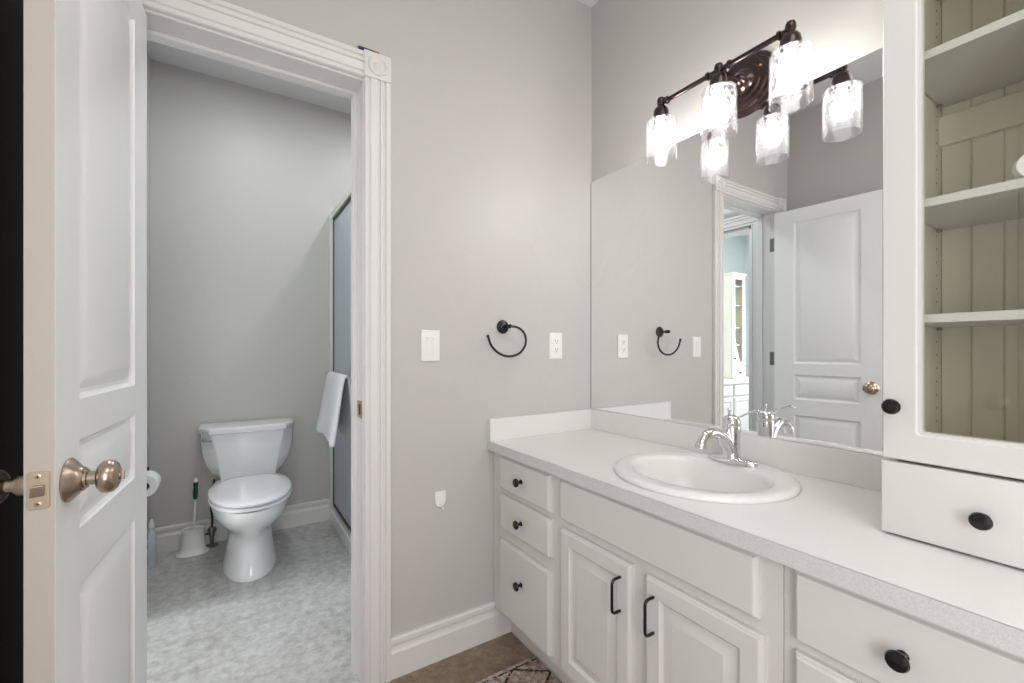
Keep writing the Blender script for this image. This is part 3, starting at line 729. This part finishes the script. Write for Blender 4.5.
b = BM(); lathe(b, [(0.007,0.018),(0.006,0.024),(0.006,0.036),(0.009,0.040),(0.009,0.045),(0.006,0.048),(0.009,0.053),(0.009,0.060),(0.005,0.066)], (0.930, YB, 1.241), (0,-1,0), n=24)
build('post', b, M['black'], o, ang=40)
b = BM()
Y2 = YB-0.055
pts = [(0.938,1.2405),(0.955,1.240),(0.980,1.232),(1.000,1.214),(1.008,1.190),(1.003,1.163),(0.985,1.140),(0.960,1.127),(0.930,1.122),(0.898,1.127),(0.868,1.143),(0.845,1.167),(0.832,1.200)]
tube(b, spline([(x, Y2, z) for x, z in pts], 5), 0.0048, n=12)
lathe(b, [(0.003,-0.002),(0.006,0),(0.006,0.006),(0.003,0.009)], (0.832, Y2, 1.197), (-0.2,0,1), n=14)
build('ring', b, M['black'], o, ang=60)
o = thing('wall_hook', 'tiny white plastic hook low on the wall near the vanity', 'hook', (0.656, YB, 0.59))
b = BM(); prism(b, [(0.635,0.621),(0.679,0.621),(0.678,0.585),(0.672,0.570),(0.658,0.561),(0.644,0.567),(0.637,0.580)], lambda x, z, c: (x, YB-c, z), 0.0005, 0.007)
build('hook_base', b, M['plastic'], o, bevel=0.0015)
b = BM(); tube(b, spline([(0.660,YB-0.006,0.580),(0.661,YB-0.010,0.570),(0.663,YB-0.012,0.560),(0.665,YB-0.014,0.554),(0.666,YB-0.018,0.556)], 4), 0.0022, n=10)
build('hook_arm', b, M['plastic'], o)

# pen lying on top of the door casing
b = BM(); lathe(b, [(0.0035,0),(0.0050,0.004),(0.0050,0.052)], (0.358, YB-0.014, 2.1604), (1,0,0), n=14)
lathe(b, [(0.0050,0.052),(0.0050,0.066),(0.004,0.070)], (0.358, YB-0.014, 2.1604), (1,0,0), n=14, mi=1)
o = build('pen', b, [M['navy'], M['red']]); recentre(o, (0.39, YB-0.014, 2.1554)); tag(o, 'dark blue pen with a red tip lying on top of the door casing', 'pen')

# ------------------------------------------------------------------ rug
b = BM()
box(b, -0.62, 0, -0.95, 0, 0.0, 0.007)
o = build('rug', b, M['rug'], bevel=0.002); o.location = (0.957, 1.345, 0.0005); tag(o, 'beige rug with black diamond pattern at the foot of the vanity', 'rug')

# ------------------------------------------------------------------ toilet
TX = 0.088
tl = thing('toilet', 'white two-piece toilet with closed lid against the far wall', 'toilet', (TX, 2.8, 0))
def egg(yf, yb, hw, z, n=48, eb=2.8, sx=0):
    """outline with a pointed round front (low y) and a squarer back"""
    o = []; yc = yf+(yb-yf)*0.56
    for i in range(n):
        t = 2*PI*i/n; c, s = math.cos(t), math.sin(t)
        if s < 0: x = hw*math.copysign(abs(c)**(2/2.15), c); y = yc-(yc-yf)*abs(s)**(2/2.0)
        else: x = hw*math.copysign(abs(c)**(2/eb), c); y = yc+(yb-yc)*abs(s)**(2/eb)
        o.append((TX+sx+x, y, z))
    return o
b = BM()
R = [egg(2.535,3.02,0.128,0.001), egg(2.533,3.02,0.129,0.012), egg(2.545,3.015,0.121,0.035), egg(2.558,3.01,0.112,0.09), egg(2.566,3.00,0.104,0.15), egg(2.560,3.00,0.101,0.195),
     egg(2.532,3.01,0.106,0.228), egg(2.480,3.03,0.130,0.262), egg(2.425,3.06,0.156,0.296), egg(2.382,3.09,0.172,0.330), egg(2.358,3.12,0.180,0.362), egg(2.350,3.14,0.182,0.388), egg(2.352,3.14,0.180,0.398), egg(2.375,3.13,0.165,0.400)]
loft(b, R); build('toilet_bowl', b, M['porcelain'], tl, ang=60)
b = BM(); loft(b, [egg(2.360,2.855,0.170,0.4030), egg(2.343,2.865,0.184,0.4075), egg(2.343,2.865,0.184,0.416), egg(2.350,2.86,0.178,0.420), egg(2.42,2.83,0.12,0.4205)])
build('toilet_seat', b, M['porcelain'], tl, ang=50)
b = BM(); loft(b, [egg(2.356,2.88,0.171,0.4250), egg(2.342,2.89,0.184,0.4295), egg(2.341,2.89,0.184,0.438), egg(2.350,2.885,0.177,0.4435), egg(2.40,2.85,0.14,0.4465), egg(2.52,2.78,0.06,0.4475)])
build('toilet_lid', b, M['porcelain'], tl, ang=50)
b = BM()
for s in (-1, 1):
    b = BM(); lathe(b, [(0.014,0),(0.014,0.016),(0.010,0.020)], (TX+s*0.075, 2.905, 0.4015), n=16)
    build('lid_hinge', b, M['porcelain'], tl)
def tank_loop(hb, hf, yf, z, yc=3.055, yback=3.172):
    return [(TX-hb, yback, z), (TX-hb, yc+0.03, z), (TX-hb+0.004, yc+0.005, z), (TX-hb*0.93-hf*0.07, yc-0.012, z), (TX-hf-0.006, yf+0.004, z), (TX-hf+0.004, yf, z), (TX, yf-0.006, z), (TX+hf-0.004, yf, z), (TX+hf+0.006, yf+0.004, z), (TX+hb*0.93+hf*0.07, yc-0.012, z), (TX+hb-0.004, yc+0.005, z), (TX+hb, yc+0.03, z), (TX+hb, yback, z)]
b = BM()
R = []
for k in range(13):
    f = k/12; z = 0.400+0.272*f
    g = 1-(1-f)**3.0
    R.append(tank_loop(0.150+0.086*g, 0.128+0.047*f, 2.995-0.022*f-0.006*g, z, yc=3.075-0.02*g))
loft(b, R); build('tank', b, M['porcelain'], tl, ang=25)
b = BM()
loft(b, [tank_loop(0.238,0.177,2.962,0.6725), tank_loop(0.246,0.184,2.953,0.676), tank_loop(0.248,0.185,2.951,0.694), tank_loop(0.247,0.185,2.952,0.702), tank_loop(0.241,0.180,2.960,0.7095), tank_loop(0.232,0.172,2.97,0.711)])
build('tank_lid', b, M['porcelain'], tl, ang=35)
b = BM()
lathe(b, [(0.012,0),(0.012,0.006),(0.006,0.010),(0.006,0.018)], (TX-0.213, 3.010, 0.643), (-0.72,-0.7,0), n=20)
tube(b, [(TX-0.224,2.998,0.644),(TX-0.205,2.978,0.643),(TX-0.182,2.957,0.640)], [0.007,0.006,0.008], n=12, flat=0.7)
build('flush_lever', b, M['chrome'], tl, ang=50)

o = thing('water_valve', 'small grey metal shut-off valve with hose behind the toilet', 'valve', (0.0, 3.15, 0.02))
vx = -0.095
o.location = (vx, YT-0.02, 0.0); MW[o.name] = Matrix.Translation((vx, YT-0.02, 0.0))
b = BM(); lathe(b, [(0.024,0),(0.022,0.006),(0.009,0.010),(0.009,0.050)], (vx, YT-0.0165, 0.075), (0,-1,0), n=20)
lathe(b, [(0.013,-0.022),(0.015,-0.018),(0.015,0.018),(0.010,0.026),(0.008,0.034)], (vx, YT-0.066, 0.078), n=18)
lathe(b, [(0.034,0),(0.032,0.004),(0.012,0.008)], (vx, YT-0.066, 0.001), n=24)
lathe(b, [(0.010,0.005),(0.010,0.058)], (vx, YT-0.066, 0.001), n=14)
build('valve_body', b, M['steel'], o)
b = BM(); lathe(b, [(0.006,0),(0.006,0.022),(0.014,0.024),(0.015,0.034),(0.010,0.036)], (vx-0.012, YT-0.066, 0.075), (-1,0,0), n=14); build('valve_handle', b, M['black'], o)
b = BM(); tube(b, spline([(vx,YT-0.066,0.110),(vx+0.002,YT-0.068,0.160),(vx-0.004,YT-0.075,0.23),(vx+0.004,YT-0.085,0.30),(vx+0.012,YT-0.095,0.395)], 6), 0.006, n=10); build('supply_hose', b, M['gasket'], o)['label'] = 'dark braided hose'

# ------------------------------------------------------------------ toilet brush and holder
hx, hy = -0.180, 3.065
o = thing('brush_holder', 'white oval toilet brush holder with a flared foot', 'brush holder', (hx, hy, 0))
b = BM()
loft(b, [ell(hx,hy,0.078,0.056,0.001,40), ell(hx,hy,0.080,0.058,0.006,40), ell(hx,hy,0.074,0.052,0.012,40), ell(hx,hy,0.060,0.044,0.022,40), ell(hx,hy,0.055,0.041,0.06,40), ell(hx,hy,0.053,0.040,0.135,40), ell(hx,hy,0.055,0.042,0.140,40), ell(hx,hy,0.052,0.039,0.142,40), ell(hx,hy,0.047,0.034,0.138,40), ell(hx,hy,0.046,0.033,0.02,40)])
build('holder_body', b, M['plastic'], o, ang=50)
o = thing('toilet_brush', 'toilet brush with a green grip standing in its white holder', 'toilet brush', (hx, hy, 0.021))
b = BM(); lathe(b, [(0.004,0.07),(0.0055,0.10),(0.0055,0.27),(0.008,0.28)], (hx, hy, 0.022), (0.03,0.02,1), n=14); build('brush_stick', b, M['plastic'], o)
b = BM(); lathe(b, [(0.008,0.28),(0.0115,0.295),(0.0125,0.32),(0.010,0.345),(0.0125,0.365),(0.010,0.378)], (hx, hy, 0.022), (0.03,0.02,1), n=18); g = build('grip', b, M['green'], o); g['label'] = 'dark green grip'
b = BM(); lathe(b, [(0.010,0.376),(0.0115,0.384),(0.008,0.394),(0.003,0.398)], (hx, hy, 0.022), (0.03,0.02,1), n=18)
for s in (-1, 1): box(b, hx+0.0075, hx+0.0105, hy-0.0125, hy-0.0100, 0.32, 0.385)
build('grip_cap', b, M['plastic'], o)
b = BM(); lathe(b, [(0.010,0.003),(0.026,0.012),(0.028,0.05),(0.018,0.072),(0.006,0.076)], (hx, hy, 0.021), n=18); build('brush_head', b, M['paper'], o)

# spray bottle by the left wall
bx, by = -0.3605, 3.03
o = thing('cleaner_bottle', 'pale bottle with a white cap standing by the left toilet room wall', 'bottle', (bx, by, 0))
b = BM(); loft(b, [ell(bx,by,0.022,0.032,0.001,28), ell(bx,by,0.024,0.034,0.008,28), ell(bx,by,0.024,0.034,0.13,28), ell(bx,by,0.019,0.026,0.165,28), ell(bx,by,0.012,0.014,0.185,28), ell(bx,by,0.011,0.011,0.196,28)])
build('bottle_body', b, mat('pale_translucent_plastic', rgb(206, 212, 218), 0.25), o, ang=50)
b = BM(); lathe(b, [(0.014,0.196),(0.014,0.212),(0.010,0.218),(0.008,0.232),(0.006,0.238)], (bx, by, 0), n=20); build('bottle_cap', b, M['plastic'], o)

# toilet paper holder and roll on the left wall
py, pz, px = 2.60, 0.535, -0.328
o = thing('toilet_paper_holder', 'dark bronze toilet paper holder on the left wall', 'toilet paper holder', (XL, py, pz))
for yy in (py-0.075, py+0.075):
    b = BM()
    lathe(b, [(0.020,0.0005),(0.020,0.005),(0.009,0.009),(0.009,0.045)], (XL, yy, pz+0.055), (1,0,0), n=18)
    tube(b, [(XL+0.050,yy,pz+0.062),(XL+0.052,yy,pz+0.03),(px,yy,pz)], [0.010,0.008,0.010], n=12)
    build('bracket', b, M['black'], o)
b = BM(); tube(b, [(px,py-0.078,pz),(px,py+0.078,pz)], 0.012, n=14); build('roller', b, M['black'], o)
b = BM(); lathe(b, [(0.019,-0.052),(0.048,-0.052),(0.049,-0.050),(0.049,0.050),(0.048,0.052),(0.019,0.052),(0.019,-0.052)], (px, py, pz), (0,1,0), n=40, cap0=False, cap1=False)
o = build('toilet_paper_roll', b, M['paper'], ang=40); recentre(o, (px, py, pz)); tag(o, 'white toilet paper roll hanging from the dark holder', 'toilet paper')

# ------------------------------------------------------------------ shower enclosure
SHX = 0.582
sh = thing('shower_enclosure', 'framed sliding shower door with frosted blue-grey glass', 'shower', (SHX, 2.4, 0))
b = BM()
prism(b, [(SHX-0.020,0.001),(SHX-0.020,0.070),(SHX-0.012,0.082),(SHX+0.05,0.082),(SHX+0.06,0.07),(SHX+0.06,0.03),(XC-0.001,0.03),(XC-0.001,0.001)], lambda x, z, c: (x, c, z), YB+WT+0.001, YT-0.001)
build('shower_pan', b, M['porcelain'], sh, smooth=False)
b = BM(); box(b, SHX-0.024, SHX+0.030, YT-0.034, YT-0.001, 0.082, 2.062); build('wall_jamb', b, M['aluminium'], sh, bevel=0.002)
b = BM(); box(b, SHX-0.012, SHX+0.030, YB+WT+0.001, YB+WT+0.03, 0.082, 2.062)
build('wall_jamb', b, M['aluminium'], sh, bevel=0.002)
b = BM(); box(b, SHX-0.014, SHX+0.034, YB+WT+0.001, YT-0.001, 2.030, 2.070); build('header_rail', b, M['aluminium'], sh, bevel=0.002)
b = BM(); box(b, SHX-0.012, SHX+0.034, YB+WT+0.001, YT-0.001, 0.082, 0.100); build('bottom_track', b, M['aluminium'], sh, bevel=0.002)
for k, (ya, yb, xx) in enumerate(((2.30, YT-0.034, SHX+0.002), (YB+WT+0.035, 2.38, SHX+0.018))):
    b = BM(); box(b, xx, xx+0.005, ya, yb, 0.112, 2.02); g = build('glass_panel', b, M['frost'], sh, smooth=False)
    b = BM()
    box(b, xx-0.005, xx+0.010, ya, yb, 0.101, 0.118); box(b, xx-0.005, xx+0.010, ya, yb, 2.012, 2.029)
    box(b, xx-0.005, xx+0.010, ya, ya+0.014, 0.118, 2.012); box(b, xx-0.005, xx+0.010, yb-0.014, yb, 0.118, 2.012)
    build('panel_frame', b, M['gasket'], g)
b = BM(); tube(b, [(0.500,2.15,1.005),(0.500,2.96,1.005)], 0.008, n=14)
for yy in (2.16, 2.95): tube(b, [(0.500,yy,1.005),(SHX-0.003,yy,1.005)], 0.007, n=12)
build('towel_bar', b, M['chrome'], sh)

# towel folded over the bar
def towel():
    b = BM(); ny = 22; rows = []
    path = [(0.534,0.67),(0.536,0.72),(0.534,0.80),(0.530,0.88),(0.526,0.95),(0.519,0.995),(0.511,1.014),(0.500,1.0205),(0.489,1.015),(0.480,0.996),(0.472,0.95),(0.462,0.88),(0.450,0.80),(0.441,0.735),(0.434,0.69),(0.429,0.655)]
    for k in range(ny+1):
        u = k/ny; row = []
        for i, (x, z) in enumerate(path):
            drop = abs(1.02-z)/0.4
            y = 2.36+0.46*u
            wv = math.sin(u*9.0+0.6)*0.012*drop + math.sin(u*19)*0.004*drop
            side = -1 if i > 7 else 0.4
            xx = x+side*wv+(0.0 if i < 8 else -0.014*drop*(u-0.3))
            y = 2.60+(y-2.60)*(1+0.10*drop*(1 if i > 7 else 0.4))
            zz = z+(0.022*(1 if u > 0.55 else 0) if i > 12 else 0)*((i-12)/3)
            row.append((xx, y, zz))
        rows.append(row)
    loft(b, rows, False, False, closed=False)
    return b
o = build('hand_towel', towel(), M['towel'], ang=80)
m = o.modifiers.new('solid', 'SOLIDIFY'); m.thickness = 0.014; m.offset = -1
m = o.modifiers.new('sub', 'SUBSURF'); m.levels = 1; m.render_levels = 1
recentre(o, (0.49, 2.59, 1.013)); tag(o, 'white hand towel folded over the shower door bar', 'towel')
